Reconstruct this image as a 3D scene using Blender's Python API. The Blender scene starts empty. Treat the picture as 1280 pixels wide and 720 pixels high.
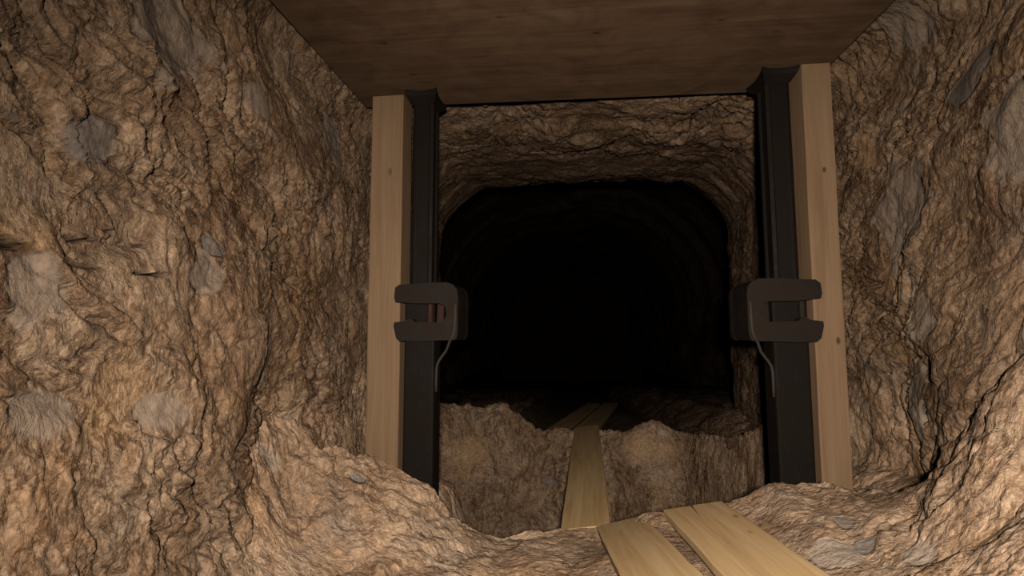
import bpy, bmesh, math, random
import numpy as np
from mathutils import Vector, Matrix

random.seed(7)
SC = bpy.context.scene
COL = SC.collection

# ------------------------------------------------------------------ camera, world, light
EYE = 0.90                                   # eye height above the planks' level
th = math.atan(55/640); ph = math.atan(71/640*math.cos(th))
F = np.array([-math.sin(ph)*math.cos(th), math.cos(ph)*math.cos(th), math.sin(th)])
R = np.array([math.cos(ph), math.sin(ph), 0.0])
U = np.cross(R, F)
cam_d = bpy.data.cameras.new('camera'); cam = bpy.data.objects.new('camera', cam_d); COL.objects.link(cam)
cam_d.sensor_width = 36; cam_d.lens = 18.0; cam_d.clip_start = 0.02
m = Matrix.Identity(4)
for i in range(3):
    m[i][0], m[i][1], m[i][2] = R[i], U[i], -F[i]
m[2][3] = EYE
cam.matrix_world = m
SC.camera = cam

w = bpy.data.worlds.new('dark'); SC.world = w; w.use_nodes = True
w.node_tree.nodes['Background'].inputs['Color'].default_value = (0, 0, 0, 1)
w.node_tree.nodes['Background'].inputs['Strength'].default_value = 0

# the visitor's head lamp, the only light in the tunnel
ld = bpy.data.lights.new('head_lamp', 'SPOT'); lamp = bpy.data.objects.new('head_lamp', ld); COL.objects.link(lamp)
ld.energy = 275; ld.color = (1.0, 0.87, 0.745); ld.spot_size = math.radians(154); ld.spot_blend = 1.0; ld.shadow_soft_size = 0.03
lamp.location = (0.03, -0.16, EYE + 0.07)
lamp.rotation_euler = (Vector((0.10, 1.0, -0.28))).to_track_quat('-Z', 'Y').to_euler()
SC.cycles.diffuse_bounces = 0            # bounce light switched off so the passage and cracks stay black

SC.view_settings.view_transform = 'Standard'
SC.view_settings.look = 'None'
SC.view_settings.gamma = 1
SC.view_settings.use_curve_mapping = False
SC.view_settings.exposure = 0.0

# ------------------------------------------------------------------ helpers
def ray(px, py): return F*640 + R*(px-640) - U*(py-360)
def atY(px, py, Y):
    r = ray(px, py); p = r*Y/r[1]; p[2] += EYE; return p
def atX(px, py, X):
    r = ray(px, py); p = r*X/r[0]; p[2] += EYE; return p

def tag(o, label=None, cat=None, group=None, kind=None):
    if label: o['label'] = label
    if cat: o['category'] = cat
    if group: o['group'] = group
    if kind: o['kind'] = kind
    return o

def empty(name, loc, rz=0):
    o = bpy.data.objects.new(name, None); COL.objects.link(o)
    o.location = loc; o.rotation_euler = (0, 0, rz); o.empty_display_size = .05
    return o

def link_bm(name, bm, mat, parent=None, bevel=0, seg=2, smooth=False, angle=40):
    bmesh.ops.recalc_face_normals(bm, faces=bm.faces)
    me = bpy.data.meshes.new(name); bm.to_mesh(me); bm.free()
    me.materials.append(mat)
    o = bpy.data.objects.new(name, me); COL.objects.link(o)
    if parent is not None: o.parent = parent
    if bevel:
        b = o.modifiers.new('bevel', 'BEVEL'); b.width = bevel; b.segments = seg; b.limit_method = 'ANGLE'; b.angle_limit = math.radians(35)
    if smooth:
        me.shade_smooth()
    return o

def add_box(bm, x0, x1, y0, y1, z0, z1):
    v = [bm.verts.new(p) for p in ((x0,y0,z0),(x1,y0,z0),(x1,y1,z0),(x0,y1,z0),(x0,y0,z1),(x1,y0,z1),(x1,y1,z1),(x0,y1,z1))]
    for f in ((0,3,2,1),(4,5,6,7),(0,1,5,4),(1,2,6,5),(2,3,7,6),(3,0,4,7)):
        bm.faces.new([v[i] for i in f])

def add_prism(bm, pts, axis, a, b):
    """extrude a 2-D outline along axis ('x','y','z') from a to b"""
    def P(p, t):
        return {'x': (t, p[0], p[1]), 'y': (p[0], t, p[1]), 'z': (p[0], p[1], t)}[axis]
    A = [bm.verts.new(P(p, a)) for p in pts]; B = [bm.verts.new(P(p, b)) for p in pts]
    bm.faces.new(A[::-1]); bm.faces.new(B)
    n = len(pts)
    for i in range(n):
        bm.faces.new((A[i], A[(i+1) % n], B[(i+1) % n], B[i]))

def add_tube(bm, pts, r, n=10):
    pts = [Vector(p) for p in pts]; rings = []
    for i, p in enumerate(pts):
        t = (pts[min(i+1, len(pts)-1)] - pts[max(i-1, 0)]).normalized()
        a = t.cross(Vector((0.13, 1, 0.07))).normalized(); b = t.cross(a)
        rings.append([bm.verts.new(p + a*r*math.cos(k*2*math.pi/n) + b*r*math.sin(k*2*math.pi/n)) for k in range(n)])
    for i in range(len(rings)-1):
        for k in range(n):
            bm.faces.new((rings[i][k], rings[i][(k+1) % n], rings[i+1][(k+1) % n], rings[i+1][k]))
    bm.faces.new(rings[0][::-1]); bm.faces.new(rings[-1])

# ---- noise in numpy
rng = np.random.RandomState(11)
G = rng.normal(size=(256, 3)); G /= np.linalg.norm(G, axis=1)[:, None]; G = G.astype(np.float32)
def perlin(P, seed=0):
    P = P.astype(np.float32); I = np.floor(P).astype(np.int64); f = P - I
    u = f*f*f*(f*(f*6-15)+10)
    out = np.zeros(len(P), np.float32)
    for dx in (0, 1):
        wx = u[:, 0] if dx else 1-u[:, 0]
        for dy in (0, 1):
            wy = u[:, 1] if dy else 1-u[:, 1]
            for dz in (0, 1):
                wz = u[:, 2] if dz else 1-u[:, 2]
                h = ((I[:, 0]+dx)*73856093) ^ ((I[:, 1]+dy)*19349663) ^ ((I[:, 2]+dz)*83492791) ^ (seed*2654435)
                h = (h ^ (h >> 13)) * 1274126177; h = (h ^ (h >> 16)) & 255
                g = G[h]
                out += wx*wy*wz*(g[:, 0]*(f[:, 0]-dx) + g[:, 1]*(f[:, 1]-dy) + g[:, 2]*(f[:, 2]-dz))
    return out*1.5
def fbm(P, octs, seed=0, gain=.5):
    s = 0; a = 1
    for k in range(octs):
        s = s + a*perlin(P*(2**k), seed+k); a *= gain
    return s
def ridged(P, octs, seed=0, gain=.5):
    s = 0; a = 1; wgt = 1
    for k in range(octs):
        n = 1 - np.abs(perlin(P*(2.1**k), seed+k))*1.6
        n = np.clip(n, 0, 1)**2 * wgt
        wgt = np.clip(n*1.6, 0, 1)
        s = s + a*n; a *= gain
    return s
def worley(P, seed=0):
    """F1, F2-F1 and a per-cell random number"""
    P = P.astype(np.float32); I = np.floor(P).astype(np.int64)
    f1 = np.full(len(P), 9., np.float32); f2 = f1.copy(); cid = np.zeros(len(P), np.float32)
    for dx in (-1, 0, 1):
        for dy in (-1, 0, 1):
            for dz in (-1, 0, 1):
                C = I + np.array([dx, dy, dz])
                h = (C[:, 0]*73856093) ^ (C[:, 1]*19349663) ^ (C[:, 2]*83492791) ^ (seed*977)
                h = (h ^ (h >> 13)) * 1274126177; h = (h ^ (h >> 16)) & 0xffffff
                q = C + np.stack([(h & 255)/255., ((h >> 8) & 255)/255., ((h >> 16) & 255)/255.], 1)
                d = np.linalg.norm(P-q, axis=1).astype(np.float32)
                near = d < f1
                f2 = np.where(near, f1, np.minimum(f2, d)); cid = np.where(near, (h & 1023)/1023., cid); f1 = np.where(near, d, f1)
    return f1, f2-f1, cid
def sst(a, b, x):
    t = np.clip((x-a)/(b-a), 0, 1); return t*t*(3-2*t)

# ------------------------------------------------------------------ materials
def new_mat(name, rough=.85, metal=0, spec=.3):
    mt = bpy.data.materials.new(name); mt.use_nodes = True
    nt = mt.node_tree; b = nt.nodes['Principled BSDF']
    b.inputs['Roughness'].default_value = rough; b.inputs['Metallic'].default_value = metal
    b.inputs['Specular IOR Level'].default_value = spec
    return mt, nt, b
def N(nt, t, **kw):
    n = nt.nodes.new(t)
    for k, v in kw.items(): setattr(n, k, v)
    return n
def noise(nt, vec, scale, detail=4, rough=.55, typ='FBM', dist=0):
    n = N(nt, 'ShaderNodeTexNoise'); n.noise_type = typ
    n.inputs['Scale'].default_value = scale; n.inputs['Detail'].default_value = detail
    n.inputs['Roughness'].default_value = rough; n.inputs['Distortion'].default_value = dist
    nt.links.new(vec, n.inputs['Vector']); return n.outputs[0]
def ramp(nt, fac, stops):
    r = N(nt, 'ShaderNodeValToRGB'); e = r.color_ramp.elements
    while len(e) < len(stops): e.new(.5)
    for el, (p, c) in zip(e, stops):
        el.position = p; el.color = (*c, 1) if len(c) == 3 else c
    nt.links.new(fac, r.inputs[0]); return r.outputs[0]
def mixc(nt, fac, a, b, mode='MIX'):
    n = N(nt, 'ShaderNodeMix', data_type='RGBA', blend_type=mode)
    for s, v in ((n.inputs[0], fac), (n.inputs[6], a), (n.inputs[7], b)):
        if isinstance(v, (int, float)): s.default_value = v
        elif isinstance(v, tuple): s.default_value = (*v, 1)
        else: nt.links.new(v, s)
    return n.outputs[2]
def math_(nt, op, a, b=0.0):
    n = N(nt, 'ShaderNodeMath', operation=op)
    for s, v in ((n.inputs[0], a), (n.inputs[1], b)):
        if isinstance(v, (int, float)): s.default_value = v
        else: nt.links.new(v, s)
    return n.outputs[0]
def mapping(nt, vec, scale=(1,1,1), loc=(0,0,0), rot=(0,0,0)):
    n = N(nt, 'ShaderNodeMapping'); n.inputs['Scale'].default_value = scale; n.inputs['Location'].default_value = loc; n.inputs['Rotation'].default_value = rot
    nt.links.new(vec, n.inputs[0]); return n.outputs[0]
def bump(nt, b, h, strength=1, dist=.01):
    n = N(nt, 'ShaderNodeBump'); n.inputs['Strength'].default_value = strength; n.inputs['Distance'].default_value = dist
    nt.links.new(h, n.inputs['Height']); nt.links.new(n.outputs[0], b.inputs['Normal'])

def rock_material(name):
    mt, nt, b = new_mat(name, .92, 0, .12)
    co = N(nt, 'ShaderNodeTexCoord').outputs['Object']
    base = ramp(nt, noise(nt, co, 3.2, 6, .62, dist=.4), [(.28, (.255,.160,.098)), (.47, (.375,.255,.168)), (.60, (.435,.312,.218)), (.78, (.48,.365,.27))])
    och = ramp(nt, noise(nt, mapping(nt, co, loc=(3,1,7)), 2.3, 5, .6, dist=.8), [(.56, (0,0,0)), (.74, (.5,.5,.5))])
    c = mixc(nt, och, base, (.40, .25, .13))
    gr = ramp(nt, noise(nt, mapping(nt, co, loc=(9,4,2)), 2.9, 5, .6, dist=.6), [(.58, (0,0,0)), (.72, (.5,.5,.5))])
    c = mixc(nt, gr, c, (.27, .235, .20))
    # mineral streaks and specks
    st = ramp(nt, noise(nt, mapping(nt, co, scale=(1.2, 6, 1.6), rot=(.5, .2, 0)), 7, 7, .7, dist=1.2), [(.34, (.36,.31,.27)), (.48, (1,1,1)), (.70, (1.22,1.19,1.12))])
    c = mixc(nt, .85, c, st, 'MULTIPLY')
    sp = ramp(nt, noise(nt, co, 46, 4, .7), [(.33, (.62,.57,.52)), (.48, (1,1,1)), (.7, (1.12,1.10,1.06))])
    c = mixc(nt, .7, c, sp, 'MULTIPLY')
    smooth_ = None
    for at, colr, amt in (('ochre_stone', (0.46, 0.3, 0.165), 0.5), ('pale_stone', (0.44, 0.35, 0.26), 0.4)):
        a = N(nt, 'ShaderNodeAttribute'); a.attribute_name = at
        mm = math_(nt, 'MULTIPLY', a.outputs['Fac'], amt)
        tint = mixc(nt, .6, colr, sp, 'MULTIPLY')
        c = mixc(nt, mm, c, tint)
        smooth_ = mm if smooth_ is None else math_(nt, 'MAXIMUM', smooth_, mm)
    ds = N(nt, 'ShaderNodeAttribute'); ds.attribute_name = 'dust_and_dimming'
    wk = math_(nt, 'SUBTRACT', 1.0, math_(nt, 'MULTIPLY', ds.outputs['Fac'], .45))
    def crease(scale, rot, stretch, wdt, dark, loc=(0, 0, 0), det=7):
        n_ = noise(nt, mapping(nt, co, scale=stretch, rot=rot, loc=loc), scale, det, .68, dist=.5)
        a_ = math_(nt, 'ABSOLUTE', math_(nt, 'SUBTRACT', n_, .5))
        return ramp(nt, a_, [(0, dark), (wdt*.45, tuple(.45*x+.55 for x in dark)), (wdt, (1, 1, 1))])
    m1 = ramp(nt, noise(nt, mapping(nt, co, loc=(1,8,3)), 3.2, 5, .65, dist=.6), [(.40, (.12,)*3), (.60, (1,)*3)])
    m2 = ramp(nt, noise(nt, mapping(nt, co, loc=(6,2,9)), 2.6, 5, .65, dist=.6), [(.44, (0,)*3), (.60, (1,)*3)])
    c = mixc(nt, math_(nt, 'MULTIPLY', m1, wk), c, crease(15, (.5, .2, .1), (1, 1.6, .8), .060, (.34, .27, .21)), 'MULTIPLY')
    c = mixc(nt, m2, c, crease(7, (.9, .3, .4), (1.3, 2.6, .8), .045, (.24, .18, .13), (4, 4, 1)), 'MULTIPLY')
    c = mixc(nt, .75, c, crease(48, (.3, .1, .6), (1, 1.5, .8), .10, (.55, .49, .43), (2, 7, 1), 4), 'MULTIPLY')
    for at, colr, amt in (('grey_stone', (0.29, 0.235, 0.19), 0.65), ('blue_stone', (0.165, 0.145, 0.13), 0.75)):
        a = N(nt, 'ShaderNodeAttribute'); a.attribute_name = at
        mm = math_(nt, 'MULTIPLY', a.outputs['Fac'], amt)
        tint = mixc(nt, .6, colr, sp, 'MULTIPLY')
        c = mixc(nt, mm, c, tint)
        smooth_ = mm if smooth_ is None else math_(nt, 'MAXIMUM', smooth_, mm)
    c = mixc(nt, 1.0, c, mixc(nt, ds.outputs['Fac'], (.76, .755, .735), (1.40, 1.44, 1.47)), 'MULTIPLY')
    so = N(nt, 'ShaderNodeAttribute'); so.attribute_name = 'painted_crack_shade'
    c = mixc(nt, so.outputs['Fac'], c, (.008, .006, .005))  # shade inside the open cracks, painted into the rock colour
    nt.links.new(c, b.inputs['Base Color'])
    h1 = noise(nt, mapping(nt, co, scale=(1, 1.5, .8)), 22, 7, .65, dist=.6)
    h2 = noise(nt, co, 9, 6, .6, 'RIDGED_MULTIFRACTAL', dist=.3)
    h3 = noise(nt, co, 90, 4, .6)
    h = math_(nt, 'ADD', math_(nt, 'ADD', math_(nt, 'MULTIPLY', h1, 1.0), math_(nt, 'MULTIPLY', h2, -.35)), math_(nt, 'MULTIPLY', h3, .22))
    bm_ = ramp(nt, noise(nt, mapping(nt, co, loc=(5,2,8)), 3.6, 4, .6, dist=.5), [(.36, (.40,.40,.40)), (.62, (1.15,1.15,1.15))])
    h = math_(nt, 'MULTIPLY', h, bm_)
    rough_ = math_(nt, 'SUBTRACT', 1.0, math_(nt, 'MULTIPLY', smooth_, .75))
    bump(nt, b, math_(nt, 'MULTIPLY', h, rough_), 1, .030)
    return mt

def wood_material(name, cols, grain=1.0, knots=.5, rough=.7, mottled=0.0, spots=()):
    """grain runs along local X"""
    mt, nt, b = new_mat(name, rough, 0, .25)
    tc = N(nt, 'ShaderNodeTexCoord').outputs['Object']
    oi = N(nt, 'ShaderNodeObjectInfo')
    off = N(nt, 'ShaderNodeVectorMath', operation='ADD'); nt.links.new(tc, off.inputs[0])
    cb = N(nt, 'ShaderNodeCombineXYZ'); r30 = math_(nt, 'MULTIPLY', oi.outputs['Random'], 30.0)
    nt.links.new(r30, cb.inputs[0]); nt.links.new(r30, cb.inputs[1]); nt.links.new(r30, cb.inputs[2]); nt.links.new(cb.outputs[0], off.inputs[1])
    co = off.outputs[0]
    warp = noise(nt, mapping(nt, co, scale=(1.2, 5, 5)), 1.0, 3, .5)
    g1 = noise(nt, mapping(nt, co, scale=(.9, 22*grain, 22*grain)), 1.6, 5, .6, dist=.7)
    g2 = noise(nt, mapping(nt, co, scale=(2.5, 120*grain, 120*grain)), 1.0, 4, .65, dist=.2)
    mixv = math_(nt, 'ADD', math_(nt, 'MULTIPLY', g1, .55), math_(nt, 'ADD', math_(nt, 'MULTIPLY', warp, .20), math_(nt, 'MULTIPLY', g2, .22)))
    c = ramp(nt, mixv, [(.36, cols[0]), (.50, cols[1]), (.66, cols[2])])
    # knots
    v = N(nt, 'ShaderNodeTexVoronoi'); v.inputs['Scale'].default_value = 3.1
    nt.links.new(mapping(nt, co, scale=(1, 2.2, 2.2)), v.inputs['Vector'])
    k = ramp(nt, v.outputs['Distance'], [(.03, (1,1,1)), (.085, (0,0,0))])
    c = mixc(nt, math_(nt, 'MULTIPLY', k, knots), c, tuple(x*.42 for x in cols[0]))
    for (sx, sy, sz, sr) in spots:
        ds = N(nt, 'ShaderNodeVectorMath', operation='DISTANCE'); nt.links.new(mapping(nt, tc, scale=(.6, 1, 1)), ds.inputs[0]); ds.inputs[1].default_value = (sx*.6, sy, sz)
        kk = ramp(nt, math_(nt, 'ADD', math_(nt, 'DIVIDE', ds.outputs['Value'], sr*3), math_(nt, 'MULTIPLY', math_(nt, 'SUBTRACT', g2, .5), .25)), [(.25, (1,1,1)), (.45, (0,0,0))])
        c = mixc(nt, math_(nt, 'MULTIPLY', kk, .85), c, tuple(x*.3 for x in cols[0]))
    if mottled:
        mo = ramp(nt, noise(nt, mapping(nt, co, scale=(1, 1.6, 1)), 5, 5, .6, dist=1), [(.35, (.62,.58,.55)), (.6, (1.05,1.05,1.05))])
        c = mixc(nt, mottled, c, mo, 'MULTIPLY')
    nt.links.new(c, b.inputs['Base Color'])
    bump(nt, b, math_(nt, 'ADD', math_(nt, 'MULTIPLY', g2, .7), g1), .5, .003)
    return mt

def steel_material(name, base, rust, amt):
    mt, nt, b = new_mat(name, .65, 0.0, .14)
    co = N(nt, 'ShaderNodeTexCoord').outputs['Object']
    n1 = noise(nt, co, 9, 6, .65, dist=.4); n2 = noise(nt, mapping(nt, co, scale=(1,1,.35)), 60, 4, .7)
    c = mixc(nt, ramp(nt, n1, [(.42, (0,0,0)), (.68, (amt,)*3)]), base, rust)
    c = mixc(nt, ramp(nt, n2, [(.62, (0,0,0)), (.74, (.3,.3,.3))]), c, (.034, .027, .021))
    nt.links.new(c, b.inputs['Base Color'])
    nt.links.new(ramp(nt, n1, [(.3, (.55,)*3), (.7, (.85,)*3)]), b.inputs['Roughness'])
    bump(nt, b, math_(nt, 'ADD', n2, math_(nt, 'MULTIPLY', n1, .8)), .5, .002)
    return mt

ROCK = rock_material('rock')
PINE = wood_material('pine_plank', ((.50,.315,.145), (.64,.43,.215), (.73,.53,.30)), .7, .75)
POST = wood_material('pine_post', ((.17,.103,.057), (.215,.138,.078), (.26,.172,.104)), .8, .7)
POST_KNOT = wood_material('pine_post_knotty', ((.17,.103,.057), (.215,.138,.078), (.26,.172,.104)), .8, .3, spots=((.985, .030, -.07, .008), (1.69, .012, -.07, .007), (.40, -.03, -.07, .006)))
BOARD = wood_material('brown_board', ((.092,.052,.030), (.122,.072,.041), (.15,.096,.056)), .5, .8, mottled=.7)
STEEL = steel_material('dark_steel', (.0066,.0050,.0038), (.011,.0068,.0042), .7)
WORN = steel_material('worn_steel', (.042,.034,.028), (.04,.026,.017), .5)
CAST = steel_material('cast_steel', (.0135,.0102,.0080), (.022,.0135,.0085), .7)
RUST = steel_material('rusty_steel', (.034,.014,.009), (.05,.02,.012), .8)

# ------------------------------------------------------------------ the rock
ZC = EYE + 1.25          # rock roof
ZB = EYE - 2.15          # below the pit
XL, XR = -1.05, 1.30

PATCH = {  # natural stones of another colour set in the rock: surface point, half sizes (m)
    'grey_stone': [], 'blue_stone': [], 'ochre_stone': [], 'pale_stone': []}
def lw(kind, px, py, rx, ry, X=-1.02):
    p = atX(px, py, X); d = p[1]; k = math.hypot(p[0], p[1])/640
    PATCH[kind].append((p, abs(rx*k*1.25), ry*k))
def rw(kind, px, py, rx, ry): lw(kind, px, py, rx, ry, 1.26)
def fl(kind, px, py, rx, ry, Y):
    p = atY(px, py, Y); k = Y/640; PATCH[kind].append((p, rx*k, ry*k))
for a in (('grey_stone',228,48,42,62), ('blue_stone',118,166,22,26), ('blue_stone',42,160,16,18), ('blue_stone',95,172,10,20), ('pale_stone',28,215,42,42),
          ('grey_stone',335,128,20,26), ('grey_stone',30,370,22,46), ('ochre_stone',12,272,40,22), ('blue_stone',265,310,12,14), ('grey_stone',250,345,22,24),
          ('ochre_stone',132,482,34,36), ('ochre_stone',285,520,26,30), ('blue_stone',150,437,12,10), ('grey_stone',180,520,26,34), ('pale_stone',50,420,26,26),
          ('ochre_stone',310,35,14,30), ('ochre_stone',370,420,10,60), ('grey_stone',335,460,12,46), ('ochre_stone',100,545,30,20), ('grey_stone',20,520,26,30),
          ('grey_stone',425,175,22,40)): lw(*a)
for a in (('grey_stone',1115,45,30,46), ('grey_stone',1095,112,22,36), ('grey_stone',1262,165,34,46), ('grey_stone',1115,265,34,60), ('ochre_stone',1105,335,22,38),
          ('ochre_stone',1120,445,16,22), ('grey_stone',1165,400,18,28), ('blue_stone',1190,100,26,26), ('ochre_stone',1270,60,20,20), ('ochre_stone',1070,190,14,24),
          ('grey_stone',1150,500,16,40)): rw(*a)
for a in (('grey_stone',330,586,16,30,1.72), ('blue_stone',348,634,12,12,1.62), ('pale_stone',430,625,36,22,1.75), ('blue_stone',448,592,12,10,1.9), ('pale_stone',540,640,26,30,1.85),
          ('ochre_stone',582,565,20,30,4.45), ('ochre_stone',812,558,34,18,4.45), ('blue_stone',690,602,12,6,4.4), 
          ('blue_stone',1055,662,16,14,1.68), ('blue_stone',1085,690,16,18,1.55), ('grey_stone',1040,690,30,18,1.55), ('ochre_stone',1210,650,34,28,1.3), ('grey_stone',1150,690,20,20,1.4)): fl(*a)

def patches(P):
    out = {}
    wv = np.stack([fbm(P*7, 3, 301), fbm(P*7, 3, 311), fbm(P*7, 3, 321)], 1)
    for k, lst in PATCH.items():
        a = np.zeros(len(P), np.float32)
        for c, rx, ry in lst:
            sel = np.where(np.abs(P-c).max(axis=1) < max(rx, ry)*2.2)[0]
            if not len(sel): continue
            q = P[sel] - c + wv[sel]*min(rx, ry)*.55
            d = np.sqrt((q[:, 0]**2+q[:, 1]**2)/rx**2 + q[:, 2]**2/ry**2)
            a[sel] = np.maximum(a[sel], 1-sst(.92, 1.06, d))
        out[k] = a
    return out

_a, _b = .55, .25
ROT = np.array([[1,0,0],[0,math.cos(_a),-math.sin(_a)],[0,math.sin(_a),math.cos(_a)]]) @ np.array([[math.cos(_b),0,math.sin(_b)],[0,1,0],[-math.sin(_b),0,math.cos(_b)]])
def rock_relief(P, amp=1.0, floor=False):
    """height of the broken rock (metres, positive = towards the tunnel)"""
    wp = np.stack([fbm(P*2.2, 3, 41), fbm(P*2.2, 3, 51), fbm(P*2.2, 3, 61)], 1)
    Q = P + wp*.16
    S = (Q @ ROT)*np.array([1.0, 1.30, .90]) if not floor else Q*np.array([1.3, .9, 1.0])
    big = fbm(S*1.5, 3, 1)*.060
    f1, e, cid = worley(S*4.3, 5)
    chunk = (cid-.5)*.030*sst(0, .22, e) + (sst(0, .08, e)-1)*.004
    f1b, eb, cb = worley(S*11 + 5, 9)
    small = (cb-.5)*.009*sst(0, .35, eb)
    rid = (ridged(S*np.array([1, 1.3, .7])*5, 5, 21, .6)-.8)*.020
    fine = fbm(S*np.array([1, 1.4, .8])*20, 4, 31, .65)*.011
    mask = sst(-.35, .35, fbm(P*1.7, 2, 77))          # smooth and broken areas alternate
    soft = 1 - .72*np.maximum.reduce(list(patches(P).values()))
    return amp*(big + .006*(1-soft) + soft*( chunk*(.5+.5*mask) + small*(.4+.9*mask) - rid*(.35+.9*mask) + fine*(.5+.8*mask)))

def normals_of(V):
    """V: (m, n, 3) grid -> unit normals"""
    a = np.gradient(V, axis=0); b = np.gradient(V, axis=1)
    n = np.cross(a, b); n /= np.maximum(np.linalg.norm(n, axis=2), 1e-9)[..., None]
    return n

def grid_object(name, V, flip, kind='structure', dust_and_dimming=None, crack_shade=None):
    m_, n_ = V.shape[:2]
    me = bpy.data.meshes.new(name)
    me.vertices.add(m_*n_); me.vertices.foreach_set('co', V.reshape(-1).astype(np.float32))
    idx = np.arange(m_*n_).reshape(m_, n_)
    q = np.stack([idx[:-1, :-1], idx[1:, :-1], idx[1:, 1:], idx[:-1, 1:]], -1).reshape(-1, 4)
    if flip: q = q[:, ::-1]
    nf = len(q)
    me.loops.add(nf*4); me.loops.foreach_set('vertex_index', q.reshape(-1).astype(np.int32))
    me.polygons.add(nf); me.polygons.foreach_set('loop_start', np.arange(0, nf*4, 4, dtype=np.int32))
    me.update(calc_edges=True)
    me.shade_smooth()
    P = V.reshape(-1, 3)
    for k, a in patches(P).items():
        at = me.attributes.new(k, 'FLOAT', 'POINT'); at.data.foreach_set('value', a.astype(np.float32))
    for k, a in (('dust_and_dimming', dust_and_dimming), ('painted_crack_shade', crack_shade)):
        if a is not None:
            at = me.attributes.new(k, 'FLOAT', 'POINT'); at.data.foreach_set('value', np.ascontiguousarray(a).reshape(-1).astype(np.float32))
    me.materials.append(ROCK)
    o = bpy.data.objects.new(name, me); COL.objects.link(o)
    o['kind'] = kind
    return o

def y_samples(y0, y1, fine0, k, lo=.0055, hi=.30):
    ys = [y0]
    while ys[-1] < y1:
        y = ys[-1]
        s = lo if fine0[0] <= y <= fine0[1] else (.03 if y < fine0[0] else min(hi, lo + k*(y-fine0[1])))
        ys.append(y+s)
    return np.array(ys)

# ---- walls and roof: one profile swept along the tunnel, then split
ys = y_samples(-1.2, 44.0, (.62, 2.5), .011)
rc = .22
def seg(a, b, s):
    n = max(2, int(np.linalg.norm(np.array(b)-np.array(a))/s)); t = np.linspace(0, 1, n, endpoint=False)[:, None]
    return np.array(a)*(1-t) + np.array(b)*t
def arc(cx, cz, a0, a1, s):
    n = max(4, int(abs(a1-a0)*rc/s)); t = np.linspace(a0, a1, n, endpoint=False)
    return np.stack([cx+rc*np.cos(t), cz+rc*np.sin(t)], 1)
low = EYE-.75
prof = [seg((XL, ZB), (XL, low), .03), seg((XL, low), (XL, ZC-rc), .0055), arc(XL+rc, ZC-rc, math.pi, math.pi/2, .008)]
nL = sum(map(len, prof)) - len(prof[-1])//2
prof += [seg((XL+rc, ZC), (XR-rc, ZC), .011), arc(XR-rc, ZC-rc, math.pi/2, 0, .008)]
nR = sum(map(len, prof)) - len(prof[-1])//2
prof += [seg((XR, ZC-rc), (XR, low), .0065), seg((XR, low), (XR, ZB), .03), np.array([[XR, ZB]])]
prof = np.concatenate(prof)
tan = np.gradient(prof, axis=0); tan /= np.linalg.norm(tan, axis=1)[:, None]
nin = np.stack([tan[:, 1], -tan[:, 0]], 1)                    # points into the tunnel
Yg, _ = np.meshgrid(ys, np.arange(len(prof)), indexing='ij')
V = np.stack([np.broadcast_to(prof[:, 0], Yg.shape), Yg, np.broadcast_to(prof[:, 1], Yg.shape)], -1).astype(np.float64).copy()
NN = np.stack([np.broadcast_to(nin[:, 0], Yg.shape), 0*Yg, np.broadcast_to(nin[:, 1], Yg.shape)], -1)
P = V.reshape(-1, 3)
d = rock_relief(P).reshape(Yg.shape)
roof = np.broadcast_to(prof[:, 1] > ZC-.02, Yg.shape)
d = np.where(roof, np.where(Yg < 2.7, np.minimum(d, .052), d), d)          # the roof stays clear of the board
# the near stretch of the left wall stands out a little, low down
Zg = V[..., 2]
d += .075*(1-sst(1.45, 1.72, Yg + .10*fbm(P*3, 2, 91).reshape(Yg.shape))) * (1-sst(EYE-.15, EYE+.45, Zg)) * (V[..., 0] < 0)
# right wall swells out low down near the viewer
d += .17*(1-sst(1.55, 2.3, Yg)) * np.exp(-((Zg-EYE+.25)/.42)**2) * (V[..., 0] > 0)
# further in, shape invented: walls pull back out of the lamplight to go black
widen_to_dark = np.clip((Yg-4.8)/3.0, 0, 1)**2
d = d*(1-.35*sst(2.8, 3.8, Yg)) - .045*np.clip(Yg-2.8, 0, 2.2)**2
d += .065*sst(2.75, 4.0, Yg)*2*np.abs(NN[..., 0]*NN[..., 2]) + np.where(roof & (Yg > 2.7), .5*d*(1-sst(3.6, 4.4, Yg)), 0)
d -= widen_to_dark*(3.4 + .5*sst(-.5, .5, fbm(P*.8, 2, 95).reshape(Yg.shape)))
# smooth stones
pt = patches(P)
crack_shade = np.zeros_like(d)
# narrow open cracks of the left wall: polylines (pixel, half width)
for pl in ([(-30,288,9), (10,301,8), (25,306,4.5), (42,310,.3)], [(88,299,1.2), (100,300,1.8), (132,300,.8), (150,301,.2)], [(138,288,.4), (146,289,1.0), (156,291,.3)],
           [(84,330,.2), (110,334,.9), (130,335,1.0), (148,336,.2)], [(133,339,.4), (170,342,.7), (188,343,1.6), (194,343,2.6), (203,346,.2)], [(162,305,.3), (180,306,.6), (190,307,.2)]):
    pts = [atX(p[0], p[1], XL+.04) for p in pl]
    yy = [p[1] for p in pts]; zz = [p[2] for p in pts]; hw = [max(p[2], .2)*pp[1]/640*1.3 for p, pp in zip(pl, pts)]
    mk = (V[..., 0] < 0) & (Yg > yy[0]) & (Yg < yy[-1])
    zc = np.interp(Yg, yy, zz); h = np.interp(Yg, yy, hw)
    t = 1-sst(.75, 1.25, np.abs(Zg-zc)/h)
    crack_shade = np.where(mk, np.maximum(crack_shade, 1-sst(.95, 1.35, np.abs(Zg-zc)/h)), crack_shade)  # mask for the painted darkness of the crack insides
    d = np.where(mk, d - .05*t + .012*np.exp(-(np.maximum(Zg-zc-h, 0)/.025)**2)*(Zg > zc)*(1-t)*np.clip(h/.004, 0, 1), d)
d = np.where((V[..., 0] < 0) & (Yg > 2.1) & (Yg < 2.6), np.minimum(d, .085), d)      # clear of the post
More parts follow.
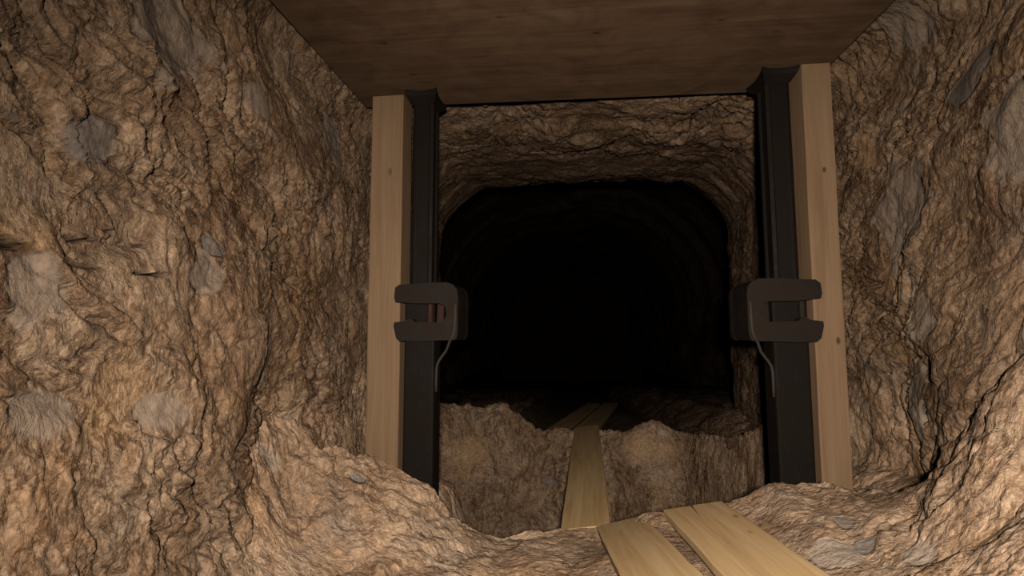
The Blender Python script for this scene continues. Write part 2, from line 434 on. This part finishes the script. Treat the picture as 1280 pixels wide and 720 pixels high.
up_ = sst(EYE+.75, EYE+1.08, Zg) * (Yg < 2.7)
d = np.where(roof, d, np.minimum(d - .05*up_, .03 + .2*(1-up_)))      # clear of the board's edges
V = V + NN*d[..., None]
# ---- floor: foreground hump, ridge in front of the props, pit, ledge, floor beyond
ridge = [(400,556,1.90), (430,560,1.98), (470,571,2.05), (500,580,2.05), (520,592,2.05), (545,610,2.05), (560,627,2.05), (580,647,2.08), (600,660,2.1), (650,663,2.15), (700,657,2.18), (745,655,2.15),
         (790,645,2.1), (829,636,2.05), (905,625,2.02), (960,615,2.0), (1000,611,1.98), (1050,613,1.93), (1100,625,1.9), (1150,612,1.78)]
rp = np.array([atY(*p) for p in ridge])
def interp_s(x, xp, fp):
    return (np.interp(x-.02, xp, fp)+np.interp(x, xp, fp)*2+np.interp(x+.02, xp, fp))/4
front = [(450,720,1.62), (600,720,1.76), (700,720,1.80), (560,665,1.92), (500,640,1.85), (420,625,1.8), (350,620,1.72), (310,541,1.62), (340,548,1.75), (330,640,1.58), (300,650,1.50), (250,705,1.35),
         (650,690,1.95), (760,690,1.83), (1000,640,1.82), (1050,665,1.66), (1100,720,1.42), (1150,655,1.52), (1190,600,1.58), (1205,560,1.60), (1240,500,1.54), (1280,440,1.42), (1280,600,1.28), (1280,720,1.08), (1200,690,1.28)]
fp = [atY(*p) for p in front] + list(rp)
for x, y, z in ((.20,2.1,-.79), (.24,1.5,-.70), (.25,1.35,-.69), (.47,2.0,-.695), (.49,1.4,-.655), (.50,1.3,-.65), (-.6,1.2,-.86), (-.2,1.2,-.86), (.2,1.0,-.72), (.6,1.0,-.68), (-.95,.9,-.78), (-1.1,1.1,-.75), (0,.2,-.85), (-.9,.2,-.85), (.9,.2,-.72),
               (0,-1.2,-.85), (-1.2,-1.2,-.8), (1.3,-1.2,-.6), (1.45,.2,-.35), (1.5,1.2,.1), (1.45,1.5,.05), (1.5,1.8,-.3), (-1.3,1.6,-.2), (-1.35,2.0,-.3), (-1.3,.2,-.7)):
    fp.append(np.array([x, y, z+EYE]))
fp = np.array(fp)
def rbf_fit(P):
    D = np.linalg.norm(P[:, None, :2]-P[None, :, :2], axis=2); n = len(P)
    K = np.sqrt(D*D+.05**2); A = np.zeros((n+3, n+3)); A[:n, :n] = K + np.eye(n)*-.004
    A[:n, n] = 1; A[:n, n+1:] = P[:, :2]; A[n, :n] = 1; A[n+1:, :n] = P[:, :2].T
    s = np.linalg.solve(A, np.concatenate([P[:, 2], np.zeros(3)])); return s
S_ = rbf_fit(fp)
def rbf(x, y):
    sh = x.shape; x = x.ravel(); y = y.ravel(); out = np.zeros(len(x)); n = len(fp)
    out += S_[n] + S_[n+1]*x + S_[n+2]*y
    for i in range(n):
        out += S_[i]*np.sqrt((x-fp[i, 0])**2+(y-fp[i, 1])**2+.05**2)
    return out.reshape(sh)
ledge = [(500,512), (548,508), (590,508), (630,512), (650,520), (662,531), (680,538), (712,539), (745,540), (780,541), (800,533), (815,530), (835,534), (860,541), (900,546), (930,541), (958,531), (990,515)]
YL = 4.55
lp = np.array([atY(x, y, YL) for x, y in ledge])
fy = np.concatenate([y_samples(-1.2, 4.15, (.95, 2.45), .012)[:-1], np.arange(4.15, 4.65, .0032), np.arange(4.65, 4.8, .012), 4.8+np.cumsum(np.minimum(.012+.004*np.arange(160), .12))])
fy = np.concatenate([fy[fy < 16], np.arange(16, 44, .4)])
fx = np.concatenate([np.arange(-5.6, -1.45, .06), np.arange(-1.45, 1.75, .0065), np.arange(1.75, 5.8, .06)])
Y2, X2 = np.meshgrid(fy, fx, indexing='ij')
ry = np.interp(X2, rp[:, 0], rp[:, 1])
base = rbf(X2, np.minimum(Y2, ry))
t = np.maximum(Y2-ry, 0)
side = sst(.45, .75, np.abs(X2-.12))
drop_side = .30*sst(-.12, .26, t)-.30*sst(-.12, .26, 0) + 1.1*sst(.62, 1.15, t)
drop_mid = 1.4*sst(-.08, .75, t) - 1.4*sst(-.08, .75, 0)
base = base - np.where(Y2 > ry, drop_side*side + drop_mid*(1-side), 0)
PIT = EYE - 1.85
base = np.maximum(base, PIT + .25*(base-PIT)) if False else np.where(Y2 > ry, np.maximum(base, PIT), base)
YLx = YL - 1.1*sst(.92, 1.28, X2)                      # the ledge swings towards the viewer along the right wall
lt = EYE + (np.interp(X2*YL/YLx, lp[:, 0], lp[:, 2]) - EYE)*YLx/YL
wob = .07*np.sin(X2*4.1+.7) + .05*np.sin(X2*9.3)
far = lt - .085*np.maximum(Y2-YLx, 0) - .10*sst(0, .14, Y2-YLx-.02) 
k = sst(YLx-.34, YLx-.02, Y2 + wob*.8*(1-sst(YLx-.1, YLx+.1, Y2)))
base = np.where(Y2 > 3.05 + .55*(X2 < .9), PIT*(1-k) + far*k, base)
Vf = np.stack([X2, Y2, base], -1)
nf_ = normals_of(Vf)
nf_ *= np.sign(nf_[..., 2:3] + 1e-9)
df = rock_relief(Vf.reshape(-1, 3), .62, True).reshape(X2.shape)
# trodden flatter where the planks lie
damp = 1 - .85*((X2 > -.0) & (X2 < .68) & (Y2 < 2.25)) 
dd = sst(0, .12, np.abs(X2-.34)-.28)
df = df*(1+.9*sst(4.0, 4.25, Y2))
df = df*(1-.88*sst(YL-.02, YL+.1, Y2)*(np.abs(X2-.25) < .8))
df = df*np.where(Y2 < 2.25, .18+.82*dd, 1) - .012*np.where(Y2 < 2.25, 1-dd, 0)
Vf = Vf + nf_*df[..., None]
flo = grid_object('floor', Vf, True, dust_and_dimming=1-sst(YLx+.02, YLx+.12, Y2))  # beyond the ledge the colour drops, painting in the lamp's falloff
tag(flo, 'uneven rock floor with a hump, a pit and a ledge beyond')
# ---- link walls and roof, dusty near the foot
ryw = np.interp(V[..., 0], rp[:, 0], rp[:, 1])
hfl = V[..., 2] - rbf(np.clip(V[..., 0], -1.3, 1.45), np.minimum(Yg, ryw))
dustw = (1-sst(-.06, .16, hfl + .10*fbm(P*4, 3, 131).reshape(Yg.shape))) * (Yg < 3)
crack_shade = crack_shade * (V[..., 0] < 0)
wl = grid_object('wall_left', V[:, :nL+1], False, dust_and_dimming=dustw[:, :nL+1], crack_shade=crack_shade[:, :nL+1])
ce = grid_object('ceiling', V[:, nL:nR+1], False)
wr = grid_object('wall_right', V[:, nR:], False, dust_and_dimming=dustw[:, nR:])
tag(wl, 'left rock wall of the mine tunnel'); tag(wr, 'right rock wall of the mine tunnel'); tag(ce, 'rock roof of the tunnel behind the wooden roof board')

# ---- the tunnel's far end
bx, bz = np.meshgrid(np.linspace(-5.6, 5.9, 80), np.linspace(ZB-4, ZC+4.5, 80), indexing='ij')
Vb = np.stack([bx, 0*bx+43.0, bz], -1); Vb[..., 1] -= rock_relief(Vb.reshape(-1, 3), 2).reshape(bx.shape)
tag(grid_object('wall_back', Vb, False), 'dark rock at the far end of the tunnel')

# ------------------------------------------------------------------ timber
def plank(name, pts2d, thick, mat, M, bevel=.003):
    """outline in the local XY plane (X along the grain), thickness downwards"""
    bm = bmesh.new(); add_prism(bm, pts2d, 'z', -thick, 0)
    o = link_bm(name, bm, mat, None, bevel, 2); o.matrix_world = M; return o
def frame_from(a, b, side_pt):
    """local X from a to b, Y towards side_pt, Z up"""
    a, b, s = Vector(a), Vector(b), Vector(side_pt)
    x = (b-a).normalized(); y = (s-a); y = (y - x*y.dot(x)).normalized(); z = x.cross(y)
    if z.z < 0: y, z = -y, -z
    mm = Matrix.Identity(4)
    for i in range(3): mm[i][0], mm[i][1], mm[i][2], mm[i][3] = x[i], y[i], z[i], a[i]
    return mm
def wavy(L, W, amp=.0022, n=14, slit=None, y0=0.0):
    """plank outline: x 0..L, y y0..y0+W"""
    top = [(L*i/n, y0+W+random.uniform(-amp, amp)) for i in range(n, -1, -1)]
    bot = [(L*i/n, y0+random.uniform(-amp, amp)) for i in range(n+1)]
    if slit:
        at, ln, wd = slit       # at the far end x = L
        bot += [(L+.004, y0+at-wd), (L-ln, y0+at+.012), (L-.002, y0+at+wd)]
    return bot + top

# near left plank: far end corners and near direction
pl = [('near left', (745,658,2.15), (805,645,2.15), (775,720,1.5), 1.35, None), ('near right', (829,637,2.05), (905,627,2.05), (905,720,1.4), 1.30, (.115, .16, .0035))]
planks = []
for nm, fl_, fr_, nl_, L, slit in pl:
    A, B, C = atY(*fl_), atY(*fr_), atY(*nl_)
    Wd = .222 if slit else .192
    dirn = (Vector(A)-Vector(C)).normalized()
    start = Vector(A) - dirn*L
    M = frame_from(start, A, Vector(B)+Vector(start)-Vector(A))
    # y axis must run from left edge to right edge; frame_from keeps Z up, so Y points left of travel
    o = plank('plank', wavy(L, Wd, slit=slit, y0=-Wd), .032, PINE, M)
    planks.append(o)
tag(planks[0], 'pine plank at the bottom edge, left one of the near pair, on the rock', 'plank', 'pine walkway planks')
tag(planks[1], 'pine plank with a short split in its end, right one of the near pair', 'plank', 'pine walkway planks')
# bridge over the pit
A, B, C = atY(701,662,2.27), atY(763,655,2.27), atY(718,536,4.58)
Dr = (Vector(C)-Vector(A)).normalized(); L = (Vector(C)-Vector(A)).length + .05
A2 = Vector(A)
o = plank('plank', wavy(L, .210, y0=-.210), .022, PINE, frame_from(A2, Vector(C), Vector(B)))
tag(o, 'long pine plank bridging the pit between the two steel props', 'plank', 'pine walkway planks')
# the two planks beyond the ledge
z0 = EYE-.862
for nm, xa, w_, dx in (('left', -.232, .180, .15), ('right', .016, .215, .15)):
    A = Vector((xa, 4.58 if nm == 'left' else 4.66, z0-.004)); D = Vector((dx, 1, -.060)).normalized(); L = 3.4
    o = plank('plank', wavy(L, w_, y0=-w_), .032, PINE, frame_from(A, A+D*L, A+Vector((w_, -.15*w_, 0))))
    tag(o, 'pine plank starting at the ledge, left one of the pair running into the dark' if nm == 'left' else 'pine plank running into the dark from the end of the bridge plank', 'plank', 'pine walkway planks')

# wooden roof board
HB = EYE+1.13
bm = bmesh.new(); add_prism(bm, [(-1.015, -.8), (1.12, -.8), (1.12, .70), (-1.0, .68)], 'z', 0, .05)
o = link_bm('roof_board', bm, BOARD, None, .004, 2); o.location = (0, 1.74, HB)
o.rotation_euler = (0, 0, math.radians(.6))
tag(o, 'broad dark brown wooden board across the top, carried by the four uprights', 'board')

# wooden posts: grain along local X, so the post lies along X and is turned upright
def wood_post(x0, x1, y0, y1, zb, zt, lean, label, mat=None):
    bm = bmesh.new(); L = zt-zb; n = 10
    for_x = x1-x0; fy_ = y1-y0
    rings = []
    for i in range(n+1):
        j = lambda: random.uniform(-.0012, .0012)
        rings.append([bm.verts.new((L*i/n, a+j(), b+j())) for a, b in ((-for_x/2, -fy_/2), (for_x/2, -fy_/2), (for_x/2, fy_/2), (-for_x/2, fy_/2))])
    for i in range(n):
        for k_ in range(4):
            bm.faces.new((rings[i][k_], rings[i][(k_+1) % 4], rings[i+1][(k_+1) % 4], rings[i+1][k_]))
    bm.faces.new(rings[0][::-1]); bm.faces.new(rings[-1])
    o = link_bm('wooden_post', bm, mat or POST, None, .003, 2)
    # local X -> world Z, local Y -> world X, local Z -> world Y
    mm = Matrix(((lean, 1, 0, (x0+x1)/2), (0, 0, 1, (y0+y1)/2), (1, -lean, 0, zb), (0, 0, 0, 1)))
    o.matrix_world = mm
    tag(o, label, 'post', 'wooden posts under the roof board'); return o
wood_post(-.921, -.767, 2.285, 2.42, EYE-1.02, HB, -.003, 'square wooden post beside the left steel prop, against the left rock wall')
wood_post(.988, 1.104, 2.20, 2.34, EYE-1.02, HB, 0.0, 'square wooden post with a small knot beside the right steel prop', POST_KNOT)

# ------------------------------------------------------------------ steel friction props
def rounded(x0, x1, y0, y1, r, n=4):
    out = []
    for cx, cy, a in ((x1-r, y1-r, 0), (x0+r, y1-r, 90), (x0+r, y0+r, 180), (x1-r, y0+r, 270)):
        for i in range(n+1):
            t_ = math.radians(a+90*i/n); out.append((cx+r*math.cos(t_), cy+r*math.sin(t_)))
    return out

def prop(loc, lean, sgn, zt, zb, label):
    """sgn = +1: clamp arm points to +X (towards the passage)"""
    root = empty('steel_prop', loc)
    root.matrix_world = Matrix(((1, 0, lean, loc[0]), (0, 1, 0, loc[1]), (-lean, 0, 1, loc[2]), (0, 0, 0, 1)))
    tag(root, label, 'prop', 'steel props under the roof board')
    zc0 = EYE-loc[2]                                   # eye level in local z
    top = zt-loc[2]; bot = zb-loc[2]
    q = lambda pts: [(sgn*a, b) for a, b in pts]
    # outer tube: square section with rounded corners
    bm = bmesh.new(); add_prism(bm, rounded(-.070, .070, -.060, .060, .010), 'z', bot, zc0+.15)
    tube = link_bm('base_tube', bm, STEEL, root, .003, 2)
    bm = bmesh.new(); add_prism(bm, rounded(-.0715, .0715, -.085, .085, .02), 'z', bot-.0, bot+.022)
    link_bm('base_plate', bm, STEEL, root, .004, 2)
    # inner column: H-like rolled section with lips
    H = [(-.050,-.052), (.050,-.052), (.050,-.040), (.044,-.034), (.044,.034), (.050,.040), (.050,.052), (-.050,.052), (-.050,.040), (-.044,.034), (-.044,-.034), (-.050,-.040)]
    H = [(-.050,-.046), (-.034,-.052), (-.030,-.047), (.030,-.047), (.034,-.052), (.050,-.046), (.050,-.036), (.040,-.028), (.040,.028), (.050,.036), (.050,.050), (-.050,.050), (-.050,.036), (-.040,.028), (-.040,-.028), (-.050,-.036)]
    bm = bmesh.new(); add_prism(bm, H, 'z', zc0-.10, top-.03)
    link_bm('inner_column', bm, STEEL, root, .0015, 1)
    # crown head: flared plate with four claws
    bm = bmesh.new()
    cx, cy = .076, .098
    rings = []
    def ringz(hx, hy, con, z, lift):
        r_ = []
        for (ax, ay), (bx_, by_) in (((-1,-1),(1,-1)), ((1,-1),(1,1)), ((1,1),(-1,1)), ((-1,1),(-1,-1))):
            for i in range(6):
                t_ = i/6; u_ = 4*t_*(1-t_)
                x_ = (ax+(bx_-ax)*t_)*hx; y_ = (ay+(by_-ay)*t_)*hy
                nx_ = -(ax+bx_)/2*con*u_; ny_ = -(ay+by_)/2*con*u_
                r_.append(bm.verts.new((x_+nx_, y_+ny_, z+lift*(1-u_)**3)))
        return r_
    for hx, hy, con, z, lift in ((.046, .050, .002, -.058, 0), (.058, .066, .004, -.046, 0), (cx-.006, cy-.006, .010, -.028, .002), (cx, cy, .012, -.016, .003), (cx, cy, .010, -.004, .006), (cx-.014, cy-.014, .004, -.006, .003)):
        rings.append(ringz(hx, hy, con, top+z-.008, lift))
    for a_, b_ in zip(rings, rings[1:]):
        n_ = len(a_)
        for i in range(n_): bm.faces.new((a_[i], a_[(i+1) % n_], b_[(i+1) % n_], b_[i]))
    bm.faces.new(rings[0][::-1]); bm.faces.new(rings[-1])
    link_bm('crown_head', bm, STEEL, root, .002, 1)
    # clamp: a front and a back yoke, C-shaped, joined at the nose
    x0, xm, x1 = -.094, .086, .192
    z0, z1, z2, z3 = zc0-.035, zc0+.042, zc0+.124, zc0+.212
    C = [(x0+.006, z2+.008), (x0, z2+.028), (x0+.004, z3-.018), (x0+.022, z3-.004), (.02, z3), (xm, z3+.004), (x1-.05, z3+.004), (x1-.022, z3-.006), (x1-.005, z3-.026), (x1, z3-.055),
         (x1, z0+.045), (x1-.004, z0+.012), (x1-.014, z0), (xm, z0-.002), (.03, z0-.006), (x0+.028, z0-.004), (x0+.012, z0+.010), (x0, z1-.018), (x0+.002, z1), (-.045, z1+.006), (-.030, z1+.016), (-.012, z1+.014), (.002, z1+.002),
         (xm+.020, z1-.001), (xm+.042, z1+.008), (xm+.054, z1+.026), (xm+.056, (z1+z2)/2), (xm+.052, z2-.020), (xm+.040, z2-.006), (xm+.020, z2), (.0, z2)]
    bm = bmesh.new()
    add_prism(bm, q(C), 'y', -.138, -.088)
    cl = lambda pts: [(max(a, -.0715), b) for a, b in pts]
    add_prism(bm, q(cl(C)), 'y', .064, .104)
    add_prism(bm, q([(xm+.058, z0), (x1-.016, z0+.001), (x1-.005, z0+.013), (x1-.001, z0+.046), (x1-.001, z3-.056), (x1-.006, z3-.027), (x1-.023, z3-.007), (x1-.051, z3+.003), (xm+.058, z3+.003)]), 'y', -.112, .085)
    # straps on the outer side of the tube joining the two yokes
    for za, zb_ in ((z0+.006, z1-.004), (z2+.006, z3-.008)):
        add_prism(bm, q([(-.0715, za), (.0, za), (.0, zb_), (-.0715, zb_)]), 'y', -.100, .070)
    clamp = link_bm('clamp', bm, CAST, root, .013, 4)
    # wedge and its pin in the window of the clamp
    bm = bmesh.new(); add_prism(bm, rounded(-.075, .075, z1-.03, z2+.03, .006), 'y', -.0, .0001)
    bm.free()
    bm = bmesh.new()
    add_prism(bm, q([(.074, z1-.020), (.106, z1-.020), (.110, z2+.015), (.078, z2+.015)]), 'y', -.050, .030)
    wd = link_bm('wedge', bm, RUST if sgn > 0 else CAST, root, .004, 2)
    bm = bmesh.new(); add_tube(bm, [((.050 if sgn > 0 else .046), -.064, (z1+z2)/2-.004+zz_) for zz_ in (-.042, .046)], .015, 14)
    link_bm('pin', bm, RUST if sgn > 0 else CAST, clamp)
    # bent rod: the clamp's release lever
    pts = [(sgn*a, b, c+zc0) for a, b, c in ((.181, -.130, .128), (.182, -.142, .118), (.182, -.144, .06), (.180, -.143, .015), (.175, -.140, -.008), (.158, -.130, -.036), (.135, -.098, -.078), (.104, -.088, -.118), (.091, -.083, -.138), (.086, -.079, -.160), (.084, -.076, -.20), (.083, -.071, -.262))]
    bm = bmesh.new(); add_tube(bm, pts, .0062, 10)
    link_bm('release_rod', bm, WORN, root, smooth=True)
    bm = bmesh.new(); add_tube(bm, [(sgn*.045, -.040, z3-.004), (sgn*.045, -.040, z3+.014)], .012, 12)
    add_tube(bm, [(sgn*.085, -.06, z3-.002), (sgn*.085, -.06, z3+.009)], .012, 12)
    link_bm('bolt_head', bm, CAST, clamp, .002, 1)
    return root
ZBASE = EYE-.98
prop((-.669, 2.315, ZBASE), 0.0, 1, HB, ZBASE, 'left steel pit prop with clamp, its release rod bending towards the passage')
prop((.912, 2.285, ZBASE), -.005, -1, HB, ZBASE, 'right steel pit prop with clamp, standing closer to the camera')
